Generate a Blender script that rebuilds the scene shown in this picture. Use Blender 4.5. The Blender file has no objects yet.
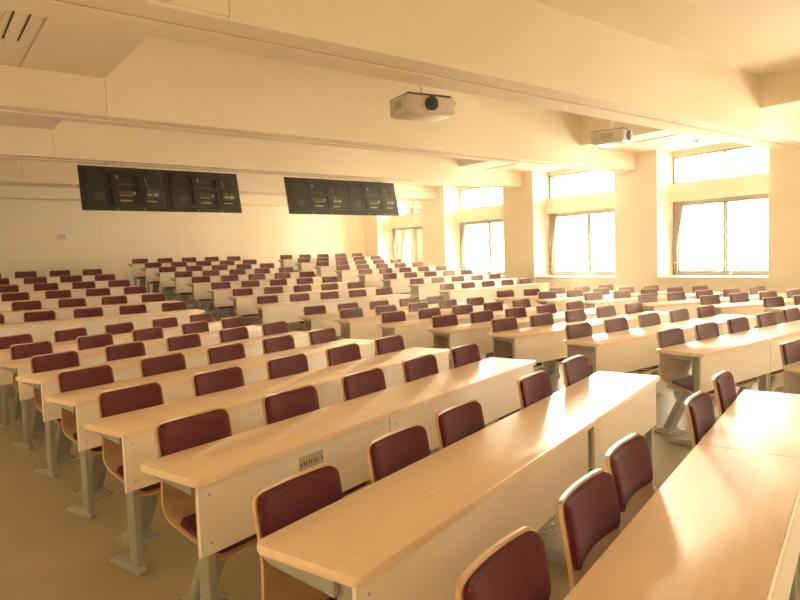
import bpy, bmesh, math, random
from mathutils import Vector, Matrix

random.seed(7)
SC = bpy.context.scene
COL = SC.collection

# ------------------------------------------------------------------ camera
F_PX, PITCH, ROLL, CAM_Z, YAW = 635.59, 0.0654, -0.0335, 1.4425, 0.6598


def cam_axes():
    e = Vector((math.cos(YAW), math.sin(YAW), 0))       # room X seen from the camera frame
    n = Vector((-math.sin(YAW), math.cos(YAW), 0))      # room Y seen from the camera frame
    cp, sp = math.cos(PITCH), math.sin(PITCH)
    f = Vector((0, cp, -sp)); u0 = Vector((0, sp, cp)); r0 = Vector((1, 0, 0))
    cr, sr = math.cos(ROLL), math.sin(ROLL)
    r = r0 * cr + u0 * sr
    u = u0 * cr - r0 * sr
    room = lambda v: Vector((v.dot(e), v.dot(n), v.z))
    return room(f), room(r), room(u)


FWD, RIGHT, UP = cam_axes()
CAM = Vector((0, 0, CAM_Z))


def in_view(p, margin=0):
    d = Vector(p) - CAM
    z = d.dot(FWD)
    if z < 0.15:
        return False
    x = 400 + F_PX * d.dot(RIGHT) / z
    y = 300 - F_PX * d.dot(UP) / z
    return -margin < x < 800 + margin and -margin < y < 600 + margin


cd = bpy.data.cameras.new('camera')
cam = bpy.data.objects.new('camera', cd)
COL.objects.link(cam)
m = Matrix.Identity(4)
for i, v in enumerate((RIGHT, UP, -FWD)):
    for j in range(3):
        m[j][i] = v[j]
m.translation = CAM
cam.matrix_world = m
cd.sensor_width = 36
cd.lens = F_PX / 800 * 36
cd.clip_start = 0.02
SC.camera = cam

# ------------------------------------------------------------------ materials


def mat(name, col, rough=0.5, metal=0.0, spec=0.5, noise=None, bump=None, coat=0.0):
    """noise: (scale, amount, stretch xyz); bump: (scale, strength)"""
    m = bpy.data.materials.new(name)
    m.use_nodes = True
    nt = m.node_tree
    b = nt.nodes['Principled BSDF']
    b.inputs['Base Color'].default_value = (*col, 1)
    b.inputs['Roughness'].default_value = rough
    b.inputs['Metallic'].default_value = metal
    b.inputs['Specular IOR Level'].default_value = spec
    if coat:
        b.inputs['Coat Weight'].default_value = coat
        b.inputs['Coat Roughness'].default_value = 0.22
    if noise or bump:
        tc = nt.nodes.new('ShaderNodeTexCoord')
        mp = nt.nodes.new('ShaderNodeMapping')
        nt.links.new(tc.outputs['Object'], mp.inputs['Vector'])
    if noise:
        sc, amt, st = noise
        mp.inputs['Scale'].default_value = st
        nz = nt.nodes.new('ShaderNodeTexNoise')
        nz.inputs['Scale'].default_value = sc
        nz.inputs['Detail'].default_value = 6
        nz.inputs['Roughness'].default_value = 0.62
        nt.links.new(mp.outputs['Vector'], nz.inputs['Vector'])
        rp = nt.nodes.new('ShaderNodeValToRGB')
        rp.color_ramp.elements[0].position = 0.3
        rp.color_ramp.elements[1].position = 0.7
        rp.color_ramp.elements[0].color = (*[c * (1 - amt) for c in col], 1)
        rp.color_ramp.elements[1].color = (*[min(1, c * (1 + amt)) for c in col], 1)
        nt.links.new(nz.outputs['Fac'], rp.inputs['Fac'])
        nt.links.new(rp.outputs['Color'], b.inputs['Base Color'])
    if bump:
        n2 = nt.nodes.new('ShaderNodeTexNoise')
        n2.inputs['Scale'].default_value = bump[0]
        nt.links.new(tc.outputs['Object'], n2.inputs['Vector'])
        bp = nt.nodes.new('ShaderNodeBump')
        bp.inputs['Strength'].default_value = bump[1]
        bp.inputs['Distance'].default_value = 0.002
        nt.links.new(n2.outputs['Fac'], bp.inputs['Height'])
        nt.links.new(bp.outputs['Normal'], b.inputs['Normal'])
    return m


M = {}
M['top'] = mat('beech_laminate', (0.90, 0.68, 0.455), 0.40, 0, 0.95, noise=(3.5, 0.045, (1.2, 16, 8)))
M['panel'] = mat('cream_board', (0.90, 0.82, 0.67), 0.5, 0, 0.4, noise=(30, 0.02, (1, 1, 1)))
M['maroon'] = mat('maroon_fabric', (0.10, 0.015, 0.015), 0.85, 0, 0.25, noise=(130, 0.38, (1, 1, 1)), bump=(420, 0.35))
M['ply'] = mat('moulded_plywood', (0.56, 0.35, 0.175), 0.38, 0, 0.5, noise=(4, 0.14, (3, 1, 1.5)))
M['metal'] = mat('grey_painted_steel', (0.36, 0.34, 0.28), 0.45, 0, 0.5, noise=(40, 0.03, (1, 1, 1)))
M['chrome'] = mat('bright_steel', (0.72, 0.70, 0.64), 0.22, 1.0, 0.5, noise=(30, 0.02, (1, 1, 1)))
M['floor'] = mat('beige_vinyl_floor', (0.36, 0.29, 0.165), 0.36, 0, 0.4, noise=(1.6, 0.10, (1, 1, 1)))
M['wall'] = mat('cream_paint', (0.79, 0.695, 0.525), 0.7, 0, 0.25, noise=(2.0, 0.015, (1, 1, 1)), bump=(160, 0.08))
M['ceil'] = mat('ceiling_paint', (0.79, 0.695, 0.525), 0.75, 0, 0.2, noise=(1.5, 0.015, (1, 1, 1)))
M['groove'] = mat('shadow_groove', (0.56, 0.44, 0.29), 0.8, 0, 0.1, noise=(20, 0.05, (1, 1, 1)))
M['faint'] = mat('board_joint_paint', (0.78, 0.66, 0.47), 0.8, 0, 0.1, noise=(20, 0.03, (1, 1, 1)))
M['slot'] = mat('vent_slot_dark', (0.09, 0.065, 0.035), 0.8, 0, 0.1, noise=(20, 0.05, (1, 1, 1)))
M['alu'] = mat('window_aluminium', (0.36, 0.31, 0.22), 0.5, 0.3, 0.5, noise=(20, 0.03, (1, 1, 1)))
M['curtain'] = mat('tan_curtain', (0.42, 0.27, 0.14), 0.9, 0, 0.1, noise=(60, 0.10, (1, 1, 0.2)))
M['rail'] = mat('white_rail_paint', (0.6, 0.53, 0.41), 0.4, 0, 0.5, noise=(20, 0.02, (1, 1, 1)))
M['black'] = mat('black_plastic', (0.010, 0.009, 0.005), 0.42, 0, 0.45, noise=(40, 0.10, (1, 1, 1)))
M['dark'] = mat('dark_grey_plastic', (0.018, 0.016, 0.008), 0.5, 0, 0.4, noise=(40, 0.10, (1, 1, 1)))
M['sticker'] = mat('pale_sticker', (0.42, 0.35, 0.22), 0.6, 0, 0.3, noise=(90, 0.2, (1, 1, 1)))
M['port'] = mat('dull_metal_ports', (0.07, 0.06, 0.035), 0.4, 0.3, 0.5, noise=(120, 0.35, (1, 1, 1)))
M['proj'] = mat('projector_shell', (0.62, 0.55, 0.42), 0.42, 0, 0.5, noise=(20, 0.03, (1, 1, 1)))
M['projtop'] = mat('projector_dark_trim', (0.06, 0.05, 0.035), 0.5, 0, 0.4, noise=(20, 0.05, (1, 1, 1)))
M['lens'] = mat('lens_glass', (0.015, 0.016, 0.02), 0.08, 0, 0.8, noise=(10, 0.05, (1, 1, 1)))
M['grille'] = mat('grille_grey', (0.33, 0.29, 0.20), 0.5, 0, 0.4, noise=(20, 0.04, (1, 1, 1)))
M['white'] = mat('white_plastic', (0.8, 0.77, 0.68), 0.4, 0, 0.5, noise=(20, 0.02, (1, 1, 1)))
M['outlet'] = mat('grey_outlet', (0.5, 0.42, 0.29), 0.4, 0, 0.5, noise=(20, 0.02, (1, 1, 1)))


def glass_mat():
    m = bpy.data.materials.new('window_glass')
    m.use_nodes = True
    nt = m.node_tree
    nt.nodes.clear()
    out = nt.nodes.new('ShaderNodeOutputMaterial')
    mix = nt.nodes.new('ShaderNodeMixShader')
    tr = nt.nodes.new('ShaderNodeBsdfTransparent')
    tr.inputs['Color'].default_value = (0.97, 0.97, 0.95, 1)
    gl = nt.nodes.new('ShaderNodeBsdfGlossy')
    gl.inputs['Roughness'].default_value = 0.03
    fr = nt.nodes.new('ShaderNodeFresnel')
    fr.inputs['IOR'].default_value = 1.35
    nt.links.new(fr.outputs[0], mix.inputs[0])
    nt.links.new(tr.outputs[0], mix.inputs[1])
    nt.links.new(gl.outputs[0], mix.inputs[2])
    nt.links.new(mix.outputs[0], out.inputs['Surface'])
    return m


M['glass'] = glass_mat()

# ------------------------------------------------------------------ mesh helpers


def box(bm, lo, hi, bevel=0.0, mi=0, seg=2):
    r = bmesh.ops.create_cube(bm, size=1.0)
    vs = r['verts']
    s = [hi[i] - lo[i] for i in range(3)]
    c = [(hi[i] + lo[i]) / 2 for i in range(3)]
    for v in vs:
        v.co = Vector((v.co.x * s[0] + c[0], v.co.y * s[1] + c[1], v.co.z * s[2] + c[2]))
    fs = list({f for v in vs for f in v.link_faces})
    for f in fs:
        f.material_index = mi
    if bevel > 0:
        es = list({e for v in vs for e in v.link_edges})
        r = bmesh.ops.bevel(bm, geom=es, offset=bevel, segments=seg, affect='EDGES', profile=0.5)
        for f in r['faces']:
            f.material_index = mi


def prism(bm, pts, axis, a, b, mi=0):
    """polygon pts in the two other axes (cyclic order), extruded along axis from a to b"""
    def P(p, t):
        if axis == 0: return (t, p[0], p[1])
        if axis == 1: return (p[0], t, p[1])
        return (p[0], p[1], t)
    A = [bm.verts.new(P(p, a)) for p in pts]
    B = [bm.verts.new(P(p, b)) for p in pts]
    n = len(pts)
    fs = [bm.faces.new(A[::-1]), bm.faces.new(B)]
    for i in range(n):
        fs.append(bm.faces.new((A[i], A[(i + 1) % n], B[(i + 1) % n], B[i])))
    for f in fs:
        f.material_index = mi
    return fs


def cyl(bm, c, r, h, axis=2, seg=20, mi=0, r2=None):
    rot = {2: Matrix.Identity(4), 1: Matrix.Rotation(-math.pi / 2, 4, 'X'), 0: Matrix.Rotation(math.pi / 2, 4, 'Y')}[axis]
    mt = Matrix.Translation(Vector(c)) @ rot
    q = bmesh.ops.create_cone(bm, cap_ends=True, segments=seg, radius1=r, radius2=r if r2 is None else r2, depth=h, matrix=mt)
    for f in {f for v in q['verts'] for f in v.link_faces}:
        f.material_index = mi


def mesh(name, bm, mats, smooth=False):
    bmesh.ops.recalc_face_normals(bm, faces=bm.faces[:])
    me = bpy.data.meshes.new(name)
    bm.to_mesh(me)
    bm.free()
    for k in (mats if isinstance(mats, (list, tuple)) else [mats]):
        me.materials.append(M[k])
    if smooth:
        for p in me.polygons:
            p.use_smooth = True
        try:
            me.set_sharp_from_angle(angle=math.radians(35))
        except Exception:
            pass
    return me


def link(name, data, parent=None, loc=None):
    o = bpy.data.objects.new(name, data)
    COL.objects.link(o)
    if parent is not None:
        o.parent = parent
    if loc is not None:
        o.location = loc
    return o


def build(name, fn, mats, parent=None, smooth=False, loc=None):
    bm = bmesh.new()
    fn(bm)
    return link(name, mesh(name, bm, mats, smooth), parent, loc)


def struct(name, fn, mats, parent=None, smooth=False):
    o = build(name, fn, mats, parent, smooth)
    if parent is None:
        o['kind'] = 'structure'
    return o


def tag(o, label, cat, group=None):
    o['label'] = label
    o['category'] = cat
    if group:
        o['group'] = group
    return o


def thing(name, label, cat, loc=(0, 0, 0), rz=0.0, group=None):
    o = link(name, None, None, loc)
    o.rotation_euler = (0, 0, rz)
    return tag(o, label, cat, group)


# ------------------------------------------------------------------ room shell
XL, XP, XW = -0.85, 11.5, 12.1          # left wall, pier face, window plane
YF, YB = -3.2, 16.5                     # front wall (behind the camera), back wall
ZS, ZC, ZB = 3.36, 4.06, 3.0            # lowered soffit, coffer ceiling, beam underside
BAY = 3.055
STEP0, RISE, PITCHR = 8.50, 0.10, 0.852  # first riser of the stepped rear floor
Z_REAR0 = 0.117

struct('floor', lambda bm: box(bm, (XL - .2, YF - .2, -.12), (XW + .2, STEP0, 0)), 'floor')


def rear_floor(bm):
    prof = [(STEP0, -.12), (STEP0, Z_REAR0)]
    for k in range(1, 8):
        y = STEP0 + PITCHR * k
        prof += [(y, Z_REAR0 + RISE * (k - 1)), (y, Z_REAR0 + RISE * k)]
    prof += [(YB + .2, Z_REAR0 + RISE * 7), (YB + .2, -.12)]
    prism(bm, prof, 0, XL - .2, XW + .2)


fr = struct('floor_rear', rear_floor, 'floor')
struct('wall_left', lambda bm: box(bm, (XL - .2, YF, 0), (XL, YB, ZC)), 'wall')
struct('wall_front', lambda bm: box(bm, (XL - .2, YF - .2, 0), (XW + .2, YF, ZC)), 'wall')


def back_wall(bm):
    box(bm, (XL - .2, YB, -.1), (XW + .2, YB + .2, ZC))
    # vertical joints between the wall boards, 12 mm proud strips of the same paint
struct('wall_back', back_wall, 'wall')


def joints(bm):
    for k in range(14):
        x = 0.15 + 0.91 * k
        box(bm, (x - .004, YB - .003, 1.0), (x + .004, YB + .01, 3.03))
struct('trim_1', joints, 'faint')

# ceiling: high coffers between beams, lowered strips along both long walls
struct('ceiling', lambda bm: box(bm, (XL - .2, YF - .2, ZC), (XW + .2, YB + .2, ZC + .2)), 'ceil')
struct('ceiling_front', lambda bm: box(bm, (XL - .2, YF - .2, 3.78), (XW + .2, 3.97, ZC - .001)), 'ceil')
XCL, XCR = 1.76, 9.5
BEAMS = [(3.97 - 3.06, .48), (3.97, .5), (7.11, .34), (10.03, .26), (13.08, .4)]


def soffit(bm, x0, x1, zs):
    ys = [YF] + [v for b in BEAMS for v in (b[0], b[0] + b[1])] + [YB - .4]
    for i, (a, b) in enumerate(zip(ys[0::2], ys[1::2])):
        xa = x0 + (.22 if (i == 2 and x0 > 5) else 0)
        box(bm, (xa, a, zs), (x1, b, ZC))
struct('ceiling_soffit', lambda bm: soffit(bm, XL, XCL, ZS + .035), 'ceil')
struct('ceiling_soffit', lambda bm: soffit(bm, XCR, XW, ZS - .02 + .01), 'ceil')


def beam(y, w):
    def f(bm):
        # main beam with a shallow two-step underside
        box(bm, (XL, y, ZB + .012), (XP + .02, y + w * .48, ZC))
        box(bm, (XL, y + w * .48, ZB - .006), (XP + .02, y + w, ZC))
        # thicker casing of the beam over the lowered strip
        box(bm, (XL, y - .012, ZB + .035), (XCL, y, ZS + .03))
    return f
for y, w in BEAMS:
    struct('ceiling_beam', beam(y, w), 'ceil')


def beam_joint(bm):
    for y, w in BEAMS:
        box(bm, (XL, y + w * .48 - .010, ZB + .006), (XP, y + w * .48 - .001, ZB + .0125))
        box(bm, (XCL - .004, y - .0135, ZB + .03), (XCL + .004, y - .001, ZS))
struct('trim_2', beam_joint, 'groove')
struct('ceiling_beam', lambda bm: box(bm, (XL, YB - .4, 3.04), (XP + .3, YB, ZC)), 'ceil')


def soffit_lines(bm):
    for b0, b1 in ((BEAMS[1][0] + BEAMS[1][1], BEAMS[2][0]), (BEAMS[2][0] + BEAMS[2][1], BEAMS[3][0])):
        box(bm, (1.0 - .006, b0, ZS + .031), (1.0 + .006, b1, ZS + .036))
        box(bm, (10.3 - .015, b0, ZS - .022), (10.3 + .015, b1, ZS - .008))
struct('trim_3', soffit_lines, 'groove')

# window wall: piers, spandrels, lintels, transoms
PIERS = []
for k in range(-3, 5):
    PIERS.append((6.66 + BAY * (k - 1), 7.60 + BAY * (k - 1)))   # k = 1 -> 6.66..7.60
PIERS = [(a, min(b, YB) if abs(b - 4.545) > .01 else 4.66) for a, b in PIERS]


def piers(a, b):
    return lambda bm: box(bm, (XP, a, -.1), (XW + .15, b, ZC))
for a, b in PIERS:
    struct('wall_right_pier', piers(max(a, YF), b), 'wall')
SILL, TR0, TR1, HEAD = 0.92, 2.37, 2.71, 3.25


def spandrels(bm):
    for (a0, b0), (a1, b1) in zip(PIERS[:-1], PIERS[1:]):
        box(bm, (XP + .03, b0, -.1), (XW + .15, a1, SILL - .03))
        box(bm, (XW - .02, b0, HEAD), (XW + .15, a1, ZC))
        box(bm, (XW - .13, b0, TR0), (XW + .10, a1, TR1), .01)
struct('wall_right', spandrels, 'wall')


def sills(bm):
    for (a0, b0), (a1, b1) in zip(PIERS[:-1], PIERS[1:]):
        box(bm, (XP + .015, b0, SILL - .03), (XW + .15, a1, SILL), .006)
struct('trim_4', sills, 'white')

n_win = 0
for (a0, b0), (a1, b1) in list(zip(PIERS[:-1], PIERS[1:])):
    n_win += 1
    ya, yb = b0, a1
    if ya < YF:
        continue
    w = link('window_%d' % n_win, None, None, (XW, (ya + yb) / 2, SILL))
    w['kind'] = 'structure'
    hw = (yb - ya) / 2

    def frame(bm):
        t = .045
        H = TR0 - SILL
        box(bm, (-.015, -hw, H - t * 1.3), (.12, hw, H)); box(bm, (-.015, -hw, 0), (.12, hw, t))
        box(bm, (-.015, -hw, t), (.12, -hw + t, H - t)); box(bm, (-.015, hw - t, t), (.12, hw, H - t))
        # two sliding sashes that meet in the middle
        for s, xo in ((-1, .02), (1, .06)):
            y0, y1 = (-hw + t, .035) if s < 0 else (-.035, hw - t)
            for lo, hi in (((y0, t), (y1, t + .05)), ((y0, H - t - .05), (y1, H - t)), ((y0, t), (y0 + .045, H - t)), ((y1 - .045, t), (y1, H - t))):
                box(bm, (xo - .018, lo[0], lo[1]), (xo + .018, hi[0], hi[1]))
        z0, z1 = TR1 - SILL, HEAD - SILL
        box(bm, (-.015, -hw, z0), (.12, hw, z0 + .03)); box(bm, (-.015, -hw, z1 - .035), (.12, hw, z1))
        box(bm, (-.015, hw - .04, z0), (.12, hw, z1)); box(bm, (-.015, -hw, z0), (.12, -hw + .04, z1))
        box(bm, (0, -.02, z0), (.07, .02, z1))
    build('window_frame', frame, 'alu', w)
    for (p, q) in (((-hw + .05, .06), (0, TR0 - SILL - .06)), ((0, .06), (hw - .05, TR0 - SILL - .06)),
                   ((-hw + .03, TR1 - SILL + .03), (hw - .03, HEAD - SILL - .03))):
        def pane(bm, p=p, q=q):
            v = [bm.verts.new((.04, *c)) for c in ((p[0], p[1]), (q[0], p[1]), (q[0], q[1]), (p[0], q[1]))]
            bm.faces.new(v)
        build('pane', pane, 'glass', w)

# ------------------------------------------------------------------ window furniture
BAY_NAMES = {4: 'the bay nearest the camera', 5: 'the second window bay from the front', 6: 'the third window bay from the front', 7: 'the last window bay by the back wall'}
for i in range(3, 7):
    ya, yb = PIERS[i][1], PIERS[i + 1][0]
    nm = ['the rightmost window bay', 'the second window bay from the right', 'the third window bay from the right', 'the farthest window bay by the back wall'][i - 3]

    def cur(bm, yb=yb):
        N, Z = 26, 10
        z0, z1 = SILL + .03, TR0 - .01
        rows = []
        for j in range(Z + 1):
            t = j / Z
            z = z0 + (z1 - z0) * t
            # full at the rod, gathered towards the tie-back, hanging narrow below it
            wd = .25 * (0.36 + 0.64 * max(0, (t - .35) / .65) ** 1.2)
            row = []
            for k in range(N + 1):
                u = k / N
                row.append(bm.verts.new((XW - .055 + .028 * math.sin(u * math.pi * 9 + j * .08), yb - .012 - u * wd, z)))
            rows.append(row)
        for j in range(Z):
            for k in range(N):
                bm.faces.new((rows[j][k], rows[j][k + 1], rows[j + 1][k + 1], rows[j + 1][k]))
    o = build('curtain', cur, 'curtain', smooth=True)
    tag(o, 'tan curtain gathered against the far side of ' + nm, 'curtain', 'curtains at the window bays')

    g = thing('guard_rail', 'thin white guard rail across ' + nm, 'rail', (XW - .12, (ya + yb) / 2, SILL), 0, 'guard rails at the windows')
    hw = (yb - ya) / 2
    build('rail', lambda bm: cyl(bm, (0, 0, .25), .016, hw * 2 - .02, 1, 12), 'rail', g, True)
    for yy in (-.16,):
        def post(bm, yy=yy):
            cyl(bm, (0, yy, .125), .016, .25, 2, 12)
            cyl(bm, (0, yy, .006), .022, .012, 2, 16)
        build('post', post, 'rail', g, True)

# ------------------------------------------------------------------ desks
S = 0.555           # seat spacing
W = 0.36            # desk depth
H = 0.70            # desk height


def rounded_rect(x0, x1, y0, y1, r, seg=5, rl=None):
    pts = []
    R0, R1 = (r if rl is None else rl), r
    for cx, cy, a0, r in ((x1 - R1, y0 + R1, -90, R1), (x1 - R1, y1 - R1, 0, R1), (x0 + R0, y1 - R0, 90, R0), (x0 + R0, y0 + R0, 180, R0)):
        for k in range(seg + 1):
            a = math.radians(a0 + 90 * k / seg)
            pts.append((cx + r * math.cos(a), cy + r * math.sin(a)))
    return pts


def top_mesh(L, side, ext):
    bm = bmesh.new()
    x0, x1, r0, r1 = (-ext, L - .0015, .022, .004) if side == 0 else (.0015, L + .006, .004, .008)
    fs = prism(bm, rounded_rect(x0, x1, 0, W, r1, 5, r0), 2, H - .027, H)
    es = [e for f in fs[:2] for e in f.edges]
    bmesh.ops.bevel(bm, geom=es, offset=.007, segments=2, affect='EDGES', profile=.5)
    return mesh('tabletop', bm, 'top', True)


def panel_mesh(L, g0, g1):
    bm = bmesh.new()
    x0, x1 = g0, L - g1
    box(bm, (x0, .018, .412), (x1, .034, H - .027), .002)
    for sx in (x0 + .045, x1 - .045):
        for z in (.455, .63):
            cyl(bm, (sx, .0175, z), .004, .002, 1, 10, 1)
    return mesh('front_panel', bm, ['panel', 'metal'])


def leg_mesh():
    bm = bmesh.new()
    box(bm, (-.018, .036, .03), (.018, .100, H - .03), .006)
    return mesh('leg', bm, 'metal', True)


def foot_mesh():
    bm = bmesh.new()
    prism(bm, [(.02, 0), (.02, .022), (.045, .045), (.11, .045), (.285, .024), (.29, .012), (.29, 0)], 0, -.0205, .0205)
    bmesh.ops.bevel(bm, geom=bm.edges[:], offset=.005, segments=2, affect='EDGES', profile=.5)
    return mesh('foot', bm, 'metal', True)


def arm_mesh():
    bm = bmesh.new()
    prism(bm, [(.085, H - .028), (.085, H - .080), (.13, H - .066), (.31, H - .052), (.335, H - .040), (.335, H - .028)], 0, -.012, .012)
    bmesh.ops.bevel(bm, geom=bm.edges[:], offset=.003, segments=1, affect='EDGES')
    return mesh('support_arm', bm, 'metal', True)


LEG, FOOT, ARM = leg_mesh(), foot_mesh(), arm_mesh()
TOPS = {}


def top(n, side, ext, ss):
    k = (n, side, ext, ss)
    if k not in TOPS:
        TOPS[k] = top_mesh(n * ss, side, ext)
    return TOPS[k]

PANELS = {}


def panel(n, g0, g1, ss):
    k = (n, g0, g1, ss)
    if k not in PANELS:
        PANELS[k] = panel_mesh(n * ss, g0, g1)
    return PANELS[k]


def make_desk(n, side, gap, loc, rz, label, group, ext=.012, leg_in=.074, ss=S):
    """n seats; side 0: outer end at x = 0, side 1: outer end at x = L"""
    L = n * ss
    d = thing('lecture_desk', label, 'desk', loc, rz, group)
    link('tabletop', top(n, side, ext, ss), d)
    g0, g1 = (.016 - ext, gap) if side == 0 else (gap * .2, .010)
    link('front_panel', panel(n, g0, g1, ss), d)
    for x in ((leg_in - ext, L - .022) if side == 0 else (.022, L - .024)):
        l = link('leg', LEG, d, (x, 0, 0))
        link('foot', FOOT, l)
        link('support_arm', ARM, d, (x - (.03 if side == 0 and x < L / 2 else 0), 0, 0))
    return d


# ------------------------------------------------------------------ chairs
PROF = [(.045, .352), (.075, .360), (.15, .380), (.24, .402), (.32, .422), (.365, .438), (.395, .462), (.408, .50),
        (.414, .56), (.420, .63), (.429, .70), (.440, .765), (.451, .815)]


def prof_at(t):
    """point and direction on the seat profile by arc fraction"""
    seg = [math.dist(PROF[i], PROF[i + 1]) for i in range(len(PROF) - 1)]
    tot = sum(seg)
    s = t * tot
    for i, l in enumerate(seg):
        if s <= l or i == len(seg) - 1:
            u = min(1, s / l)
            p = [PROF[i][k] + (PROF[i + 1][k] - PROF[i][k]) * u for k in (0, 1)]
            # smoothed direction
            a = PROF[max(0, i - (1 if u < .5 else 0))]
            b = PROF[min(len(PROF) - 1, i + 1 + (1 if u >= .5 else 0))]
            d = (b[0] - a[0], b[1] - a[1])
            n = math.hypot(*d)
            return p, (d[0] / n, d[1] / n)
        s -= l
PLEN = sum(math.dist(PROF[i], PROF[i + 1]) for i in range(len(PROF) - 1))


def surf(x, t, off, hw):
    """front-side surface point at lateral x, arc fraction t, offset towards the sitter"""
    p, d = prof_at(t)
    n = (-d[1], d[0])            # towards the sitter: up on the seat, forward (-y) on the back
    k = max(0, min(1, (t - .42) / .3))
    dish = .026 * (x / hw) ** 2 * k
    return (x, p[0] + n[0] * (off + dish), p[1] + n[1] * (off + dish))


def sheet(bm, t0, t1, hw0, r, thick, off, puff, nu=26, nv=12, mi=0):
    """rounded-corner sheet on the chair profile; puff > 0 makes a cushion"""
    ulen = (t1 - t0) * PLEN
    def half(u):
        a = min(u, 1 - u) * ulen
        return hw0 - r + math.sqrt(max(0, r * r - (r - a) ** 2)) if a < r else hw0
    us = []
    for i in range(nu + 1):
        x = i / nu
        us.append(x)
    # extra samples inside the rounded ends
    e = r / ulen
    us = sorted(set(us + [e * f for f in (0, .04, .14, .3, .55)] + [1 - e * f for f in (0, .04, .14, .3, .55)]))
    F, B = [], []
    for u in us:
        h = max(half(u), hw0 - r)
        rf, rb = [], []
        for j in range(nv + 1):
            v = -1 + 2 * j / nv
            v = math.sin(v * math.pi / 2) if puff else v
            x = h * v
            o = off + thick
            if puff:
                du = min(u, 1 - u) * ulen
                dv = (1 - abs(v)) * h
                dd = min(du, dv)
                o = off + thick * (1 - (1 - min(1, dd / puff)) ** 2) ** .5 if dd < puff else off + thick
            t = t0 + (t1 - t0) * u
            rf.append(bm.verts.new(surf(x, t, o, hw0)))
            rb.append(bm.verts.new(surf(x, t, off, hw0)))
        F.append(rf); B.append(rb)
    n = len(us)
    fs = []
    for i in range(n - 1):
        for j in range(nv):
            fs.append(bm.faces.new((F[i][j], F[i][j + 1], F[i + 1][j + 1], F[i + 1][j])))
            fs.append(bm.faces.new((B[i][j], B[i + 1][j], B[i + 1][j + 1], B[i][j + 1])))
        fs.append(bm.faces.new((F[i][0], F[i + 1][0], B[i + 1][0], B[i][0])))
        fs.append(bm.faces.new((F[i][nv], B[i][nv], B[i + 1][nv], F[i + 1][nv])))
    for j in range(nv):
        fs.append(bm.faces.new((F[0][j], B[0][j], B[0][j + 1], F[0][j + 1])))
        fs.append(bm.faces.new((F[n - 1][j], F[n - 1][j + 1], B[n - 1][j + 1], B[n - 1][j])))
    for f in fs:
        f.material_index = mi


def chair_meshes():
    bm = bmesh.new()
    sheet(bm, 0, 1, .179, .045, .012, 0, 0, 40, 10)
    shell = mesh('shell', bm, 'ply', True)
    bm = bmesh.new()
    sheet(bm, .765, .988, .170, .035, .02, .0125, .018, 16, 14)
    back = mesh('back_pad', bm, 'maroon', True)
    bm = bmesh.new()
    sheet(bm, .03, .40, .166, .04, .022, .0125, .02, 16, 14)
    seat = mesh('seat_pad', bm, 'maroon', True)
    # pedestal: a flat slanted column from the floor plate forward and up to the seat
    bm = bmesh.new()
    A, Bt = [], []
    sec = rounded_rect(-.062, .062, -.024, .024, .018, 3)
    for (px, py) in sec:
        A.append(bm.verts.new((px, .43 + py * 1.25, .018)))
        Bt.append(bm.verts.new((px * 1.08, .245 + py, .399 + (py) * .25)))
    n = len(sec)
    bm.faces.new(A[::-1]); bm.faces.new(Bt)
    for i in range(n):
        bm.faces.new((A[i], A[(i + 1) % n], Bt[(i + 1) % n], Bt[i]))
    box(bm, (-.11, .16, .380), (.11, .33, .3935), .004)
    for v in bm.verts:          # the seat bracket follows the slope of the seat
        if v.co.z > .37 and abs(v.co.x) > .07:
            v.co.z += (v.co.y - .245) * .25
    ped = mesh('pedestal', bm, 'metal', True)
    bm = bmesh.new()
    prism(bm, rounded_rect(-.085, .085, .315, .52, .02, 3), 2, 0, .014)
    prism(bm, rounded_rect(-.07, .07, .38, .48, .02, 3), 2, .014, .04)
    for sx in (-.06, .06):
        for y in (.345, .495):
            cyl(bm, (sx, y, .019), .012, .012, 2, 12, 1)
    plate = mesh('base_plate', bm, ['metal', 'chrome'], True)
    return shell, back, seat, ped, plate


SHELL, BACK, SEAT, PED, PLATE = chair_meshes()


def make_chair(loc, rz, label, group):
    c = thing('lecture_chair', label, 'chair', loc, rz, group)
    link('shell', SHELL, c)
    link('back_pad', BACK, c)
    link('seat_pad', SEAT, c)
    p = link('pedestal', PED, c)
    link('base_plate', PLATE, p)
    return c


# ------------------------------------------------------------------ seating plan
ORD = ['first', 'second', 'third', 'fourth', 'fifth', 'sixth', 'seventh', 'eighth']
ROWS = []   # (block, row index, x, y, z, rotation)
FL = [(.828, .399, .273), (.803, 1.215, .286), (.756, 2.139, .275), (.735, 3.015, .268), (.715, 3.904, .296),
      (.685, 4.859, .318), (.663, 5.810, .340), (.613, 6.723, .348)]
for i, (x, y, t) in enumerate(FL):
    ROWS.append(('front left', i, x, y, 0, t))
FC = [(4.235, 1.27), (4.406, 2.207), (4.378, 3.045), (4.36, 3.91), (4.267, 4.686), (4.235, 5.558), (4.245, 6.47), (4.221, 7.36)]
for i, (x, y) in enumerate(FC):
    ROWS.append(('front middle', i, x, y, 0, -.012))
R_SHIFT = [0, 0, -.08, -.08, -.08, -.03, -.02, 0]
RB = [None, None, (8.20, 3.35), (8.22, 4.14), (8.16, 5.0), (8.13, 5.95), (8.09, 6.82), (8.05, 7.73)]
for i, p in enumerate(RB):
    if p:
        t = -.27
        ROWS.append(('front right', i, p[0] + W * math.sin(t) + R_SHIFT[i], p[1] - W * math.cos(t), 0, t))
for i in range(8):
    z = Z_REAR0 + RISE * i
    y = 8.97 - W + PITCHR * i
    if i < 6:
        ROWS.append(('rear left', i, .46 - .024 * i, y, z, -.008))
    ROWS.append(('rear middle', i, 4.12 - .026 * i, y, z, -.012))
    ROWS.append(('rear right', i, 7.85 - .033 * i, y, z, -.012))

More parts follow.
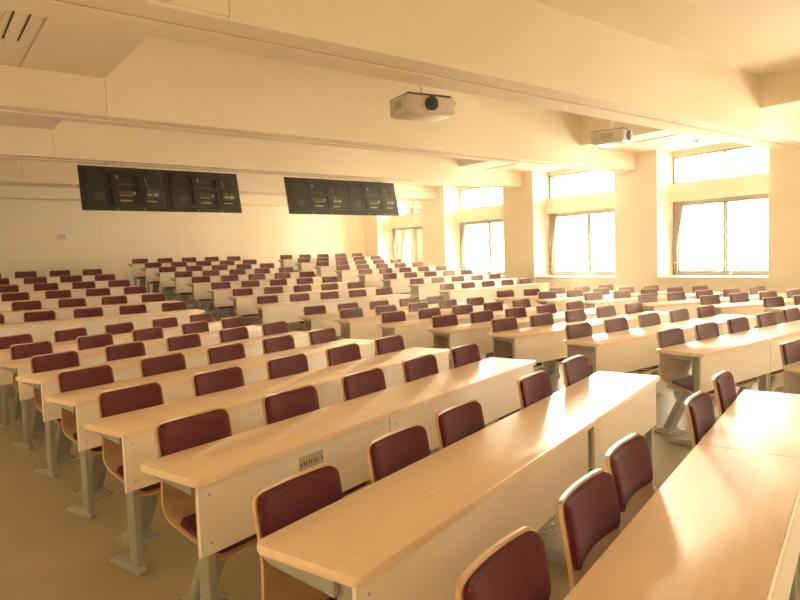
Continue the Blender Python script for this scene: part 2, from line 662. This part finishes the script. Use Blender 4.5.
# seats that have been swung a little out of line
TWO_FIRST = {('front left', 2), ('front middle', 1)}      # rows whose two-seat desk stands at the left end
CHAIR_OFF = {('front left', 0): {0: (-.025, .04), 1: (-.11, .03), 2: (-.25, .05)},
             ('front left', 1): {0: (-.045, .025), 1: (-.075, .03), 2: (-.19, .025), 3: (-.03, 0)}}
for i_, ds in {5: (.03, .05, .07, .10, .10), 6: (.04, .07, .085, .13, .125), 7: (.07, .09, .105, .16, .155)}.items():
    CHAIR_OFF[('front left', i_)] = {k: (ds[k], 0) for k in range(5)}
for i_ in (2, 3, 4):
    CHAIR_OFF[('front right', i_)] = {k: (-.03 if k == 0 else -.05, 0) for k in range(5)}
STRETCH = {('front left', 5): 1.02, ('front left', 6): 1.03, ('front left', 7): 1.04}
LOW = {('front left', 1, 0): .962, ('front left', 1, 1): .972, ('front left', 1, 2): .98}      # seats set a little lower
LEG_IN = {('front left', 0): .054, ('front left', 1): .050, ('front right', 2): .054, ('front right', 3): .054, ('front right', 4): .054}
for block, i, x, y, z, t in ROWS:
    ct, st = math.cos(t), math.sin(t)
    at = lambda a, b, zz=0: (x + ct * a - st * b, y + st * a + ct * b, z + zz)
    gap = .075 if (block == 'front left' and i == 1) else .006
    where = '%s row from front of the %s block' % (ORD[i - 2 if block == 'front right' else i], block)
    seen = 0
    SS = S * STRETCH.get((block, i), 1.0)
    split = ((2, 0, 0), (3, 2 * SS, 1)) if (block, i) in TWO_FIRST else ((3, 0, 0), (2, 3 * SS, 1))
    for n, a0, side in split:
        if not any(in_view(at(a0 + n * SS * u, v, zz)) for u in (0, .25, .5, .75, 1) for v in (0, W) for zz in (.42, .7)):
            continue
        d = make_desk(n, side, gap, at(a0, 0), t, '%s-seat beech-topped desk with cream front panel, %s' % (('three', 'two')[3 - n], where),
                      'desks of the %s block' % block, 0.018 if (block, i) == ('front left', 1) else .012, LEG_IN.get((block, i), .074), SS)
        if block == 'front left' and i == 2 and n == 2:
            def outlet(bm):
                box(bm, (.49, .0125, .585), (.63, .018, .64), .002)
                for k in range(3):
                    for dx in (-.006, .006):
                        box(bm, (.522 + .03 * k + dx - .0018, .0115, .60), (.522 + .03 * k + dx + .0018, .013, .618), 0, 1)
                for xx in (.498, .622):
                    box(bm, (xx - .004, .0115, .604), (xx + .004, .013, .611), 0, 1)
            o = build('power_outlet', outlet, ['outlet', 'dark'], d)
            o['label'] = 'grey power outlet plate'
    for k in range(5):
        a = (k + .5) * S
        ox, oy = CHAIR_OFF.get((block, i), {}).get(k, (0, 0))
        a += ox
        if not any(in_view(at(a + dx, .43, zz)) for dx in (-.17, .17) for zz in (.72, .81)):
            continue
        c = make_chair(at(a, oy), t, 'maroon padded plywood chair, %s from left, %s' % (ORD[seen], where), 'chairs of the %s block' % block)
        c.scale.z = LOW.get((block, i, k), 1.0)
        seen += 1

# ------------------------------------------------------------------ hanging displays (backs turned to the camera)


def display(xc, label):
    g = thing('hanging_display', label, 'monitor', (xc, 10.29, 2.985), 0, 'displays hung behind the third beam')
    hw, hh = .6235, .692
    tilt = math.radians(13)
    # local frame of the tilted panel: y is the thickness, z goes down the panel from its top edge
    def tr(bm):
        bmesh.ops.transform(bm, matrix=Matrix.Translation((0, .13, 0)) @ Matrix.Rotation(-tilt, 4, 'X'), verts=bm.verts[:])
    def housing(bm):
        box(bm, (-hw, 0, -hh), (hw, .028, 0), .006)
        box(bm, (-hw + .07, -.022, -hh + .03), (hw - .05, .002, -.05), .012)
        box(bm, (-hw + .10, -.045, -.25), (hw - .12, -.018, -.07), .012)
        tr(bm)
    build('housing', housing, 'dark', g)
    def screen(bm):
        box(bm, (-hw + .015, .028, -hh + .015), (hw - .015, .031, -.015))
        tr(bm)
    build('screen', screen, 'lens', g)
    for sx in (-.17, .22):
        def railm(bm, sx=sx):
            box(bm, (sx - .035, -.085, -hh + .10), (sx + .035, -.04, -.075), .004)
            box(bm, (sx - .018, -.045, -hh + .14), (sx + .018, -.02, -.10))
            tr(bm)
        build('mount_rail', railm, 'black', g)
    def bracket(bm):
        box(bm, (-.28, -.10, -.16), (.33, -.075, -.085), .004)
        box(bm, (-.28, -.10, -.36), (.33, -.075, -.315), .004)
        tr(bm)
    build('mount_bracket', bracket, 'black', g)
    def hanger(bm):
        for sx in (-.17, .22):
            box(bm, (sx - .03, .17, -.14), (sx + .03, .195, ZC - 2.985 - .02))
            box(bm, (sx - .03, .145, -.13), (sx + .03, .17, -.07))
        box(bm, (-.30, .13, ZC - 2.985 - .02), (.35, .24, ZC - 2.985))
    build('ceiling_hanger', hanger, 'ceil', g)
    def piece(name, mt, *a):
        def f(bm):
            box(bm, *a)
            tr(bm)
        build(name, f, mt, g)
    piece('connector_block', 'port', (-.11, -.048, -.46), (.15, -.024, -.40), .003)
    piece('connector_block', 'port', (.31, -.048, -.50), (.50, -.024, -.37), .003)
    piece('connector_block', 'port', (-.10, -.030, -.30), (.14, -.02, -.27), .002)
    piece('connector_block', 'port', (-.44, -.028, -.55), (-.30, -.02, -.42), .002)
    for lo, hi in (((-.09, -.0505, -.475), (.10, -.0485, -.462)), ((-.08, -.0245, -.555), (.09, -.0225, -.53)),
                   ((.11, -.0505, -.45), (.145, -.0485, -.41)), ((.32, -.0505, -.46), (.40, -.0485, -.43)),
                   ((.42, -.0505, -.47), (.49, -.0485, -.42)), ((.31, -.0245, -.555), (.47, -.0225, -.535)),
                   ((-.115, -.0475, -.20), (-.085, -.0455, -.13))):
        piece('sticker', 'sticker', lo, hi)
    for sx in (-.13, .26):
        def bolt(bm, sx=sx):
            cyl(bm, (sx, -.005, -hh + .02), .010, .012, 1, 10)
            tr(bm)
        build('bolt', bolt, 'sticker', g)
    def cable(bm):
        pts = [(.30, -.06, -.18), (.33, -.06, -.30), (.36, -.055, -.40)]
        for a, b in zip(pts, pts[1:]):
            a, b = Vector(a), Vector(b)
            dv = b - a
            mt = Matrix.Translation((a + b) / 2) @ dv.to_track_quat('Z', 'Y').to_matrix().to_4x4()
            bmesh.ops.create_cone(bm, cap_ends=True, segments=8, radius1=.005, radius2=.005, depth=dv.length, matrix=mt)
        tr(bm)
    build('cable', cable, 'sticker', g)
    return g


for xc, which in ((2.745, 'leftmost of the four'), (3.993, 'second from left of the four'), (6.15, 'third from left of the four'), (7.398, 'rightmost of the four')):
    display(xc, 'black display hung under the beam with its back showing, ' + which)

# ------------------------------------------------------------------ projectors


def projector(loc, rz, label, wid, dep, hgt, pole):
    g = thing('projector', label, 'projector', loc, rz, 'projectors hung from the ceiling')
    def body(bm):
        box(bm, (-wid / 2, -dep / 2, 0), (wid / 2, dep / 2, hgt), .018, 0, 3)
        box(bm, (-wid / 2 + .03, -dep / 2 + .02, -.012), (wid / 2 - .03, dep / 2 - .02, .004), .008)
    build('body', body, 'proj', g, True)
    build('top_cover', lambda bm: box(bm, (-wid / 2 + .008, -dep / 2 - .004, hgt - .012), (wid / 2 - .05, dep / 2, hgt + .008), .006), 'projtop', g)
    lx = -.01
    def lens(bm):
        cyl(bm, (lx, -dep / 2 - .012, hgt * .5), .068, .03, 1, 28)
    l = build('lens_ring', lens, 'projtop', g, True)
    build('lens', lambda bm: cyl(bm, (lx, -dep / 2 - .027, hgt * .5), .052, .012, 1, 28, 0, .046), 'lens', l, True)
    def gr(bm):
        for k in range(7):
            z = hgt * .28 + k * hgt * .07
            box(bm, (-wid / 2 - .003, -dep * .18, z), (-wid / 2 + .01, dep * .18, z + hgt * .035))
        box(bm, (-wid / 2 - .002, dep * .30, hgt * .1), (-wid / 2 + .01, dep * .315, hgt * .9))
    build('vent_grille', gr, 'grille', g)
    build('status_lamp', lambda bm: cyl(bm, (wid * .32, -dep / 2 - .001, hgt * .3), .007, .006, 1, 12), 'grille', g)
    def loop(bm):
        pts = [Vector((wid / 2 + .03 * math.sin(a), -dep / 2 + .05, hgt * .72 + .028 * math.cos(a))) for a in [math.pi * k / 8 for k in range(9)]]
        for a, b in zip(pts, pts[1:]):
            dv = b - a
            mt = Matrix.Translation((a + b) / 2) @ dv.to_track_quat('Z', 'Y').to_matrix().to_4x4()
            bmesh.ops.create_cone(bm, cap_ends=True, segments=8, radius1=.004, radius2=.004, depth=dv.length * 1.15, matrix=mt)
    build('security_loop', loop, 'projtop', g)
    def mount(bm):
        box(bm, (-.10, -.10, hgt + .008), (.10, .10, hgt + .03), .004)
        cyl(bm, (0, 0, hgt + .045), .035, .03, 2, 20)
        cyl(bm, (0, 0, (hgt + .03 + pole) / 2), .022, pole - hgt - .03, 2, 20)
        cyl(bm, (0, 0, pole - .008), .08, .016, 2, 24)
    build('ceiling_mount', mount, 'white', g, True)
    return g


projector((4.11, 4.84, 2.825), math.radians(-9), 'white projector with dark round lens, hung from the ceiling over the middle desks', .545, .36, .165, ZC - 2.825)
projector((7.98, 5.30, 2.95), math.radians(16), 'white projector hung nearest the windows, its side grille showing', .42, .46, .165, ZC - 2.95)

# ------------------------------------------------------------------ small fixtures
v = thing('ceiling_vent', 'pair of dark slot air vents in the lowered ceiling strip at upper left', 'vent', (.86, 5.85, ZS + .035 - .006))
build('frame', lambda bm: box(bm, (-.13, -.62, 0), (.10, .62, .008), .002), 'ceil', v)
for xx in (-.09, .02):
    build('slot', lambda bm: box(bm, (xx, -.55, -.003), (xx + .014, .45, .002)), 'slot', v)

t = thing('thermostat', 'small white thermostat box on the bare back wall', 'thermostat', (2.98, YB - .03, 2.2))
build('case', lambda bm: box(bm, (-.075, -.02, -.07), (.075, .03, .07), .008), 'white', t)
build('dial', lambda bm: box(bm, (-.05, -.024, -.02), (.02, -.018, .04), .002), 'grille', t)

s = thing('smoke_detector', 'small round detector on the lowered ceiling by the rightmost window', 'detector', (11.2, 5.72, ZS - .06))
build('base', lambda bm: cyl(bm, (0, 0, .038), .06, .022, 2, 24), 'white', s, True)
build('head', lambda bm: cyl(bm, (0, 0, .014), .03, .028, 2, 24, 0, .045), 'grille', s, True)

# ------------------------------------------------------------------ haze in the room air
def haze_mat():
    m = bpy.data.materials.new('warm_haze')
    m.use_nodes = True
    nt = m.node_tree
    nt.nodes.clear()
    out = nt.nodes.new('ShaderNodeOutputMaterial')
    v = nt.nodes.new('ShaderNodeVolumeScatter')
    v.inputs['Color'].default_value = (1.0, 0.88, 0.68, 1)
    v.inputs['Density'].default_value = HAZE
    v.inputs['Anisotropy'].default_value = 0.7
    nt.links.new(v.outputs[0], out.inputs['Volume'])
    return m


HAZE = 0.0038
M['haze'] = haze_mat()
hz = build('haze', lambda bm: box(bm, (XL - .1, YF - .1, -.06), (XW + .135, YB + .1, ZC + .1)), 'haze')
hz['kind'] = 'stuff'
tag(hz, 'warm sunlit haze filling the air of the lecture hall', 'haze')

# ------------------------------------------------------------------ light
wd = bpy.data.worlds.new('bright_sky')
SC.world = wd
wd.use_nodes = True
nt = wd.node_tree
bg = nt.nodes['Background']
bg.inputs['Color'].default_value = (1.0, 0.905, 0.73, 1)
bg.inputs['Strength'].default_value = 9.0

for i in range(len(PIERS) - 1):
    ya, yb = PIERS[i][1], PIERS[i + 1][0]
    if ya < YF:
        continue
    for z0, z1 in ((SILL, TR0), (TR1, HEAD)):
        ld = bpy.data.lights.new('sky_portal', 'AREA')
        ld.shape = 'RECTANGLE'
        ld.size = yb - ya
        ld.size_y = z1 - z0
        ld.cycles.is_portal = True
        lo = link('sky_portal', ld, None, (XW + .14, (ya + yb) / 2, (z0 + z1) / 2))
        d = Vector((-1, 0, 0))
        lo.rotation_euler = d.to_track_quat('-Z', 'Z').to_euler()

# low golden sun shining in through the window bays
SUN_AZ, SUN_EL = math.radians(50.8), math.radians(6.9)
sd = bpy.data.lights.new('low_sun', 'SUN')
sd.energy = 5.5
sd.color = (1.0, 0.86, 0.62)
sd.angle = math.radians(6)
so = link('low_sun', sd, None, (14, 10, 3.5))
d = -Vector((math.sin(SUN_AZ) * math.cos(SUN_EL), math.cos(SUN_AZ) * math.cos(SUN_EL), math.sin(SUN_EL)))
so.rotation_euler = d.to_track_quat('-Z', 'Z').to_euler()

SC.view_settings.view_transform = 'Standard'
SC.view_settings.look = 'None'
SC.view_settings.exposure = 1.92
SC.view_settings.gamma = 1.0
try:
    SC.cycles.use_denoising = True
    SC.cycles.denoiser = 'OPENIMAGEDENOISE'
    SC.cycles.max_bounces = 10
    SC.cycles.diffuse_bounces = 7
    SC.cycles.glossy_bounces = 4
    SC.cycles.transparent_max_bounces = 8
    SC.cycles.sample_clamp_indirect = 8
except Exception:
    pass
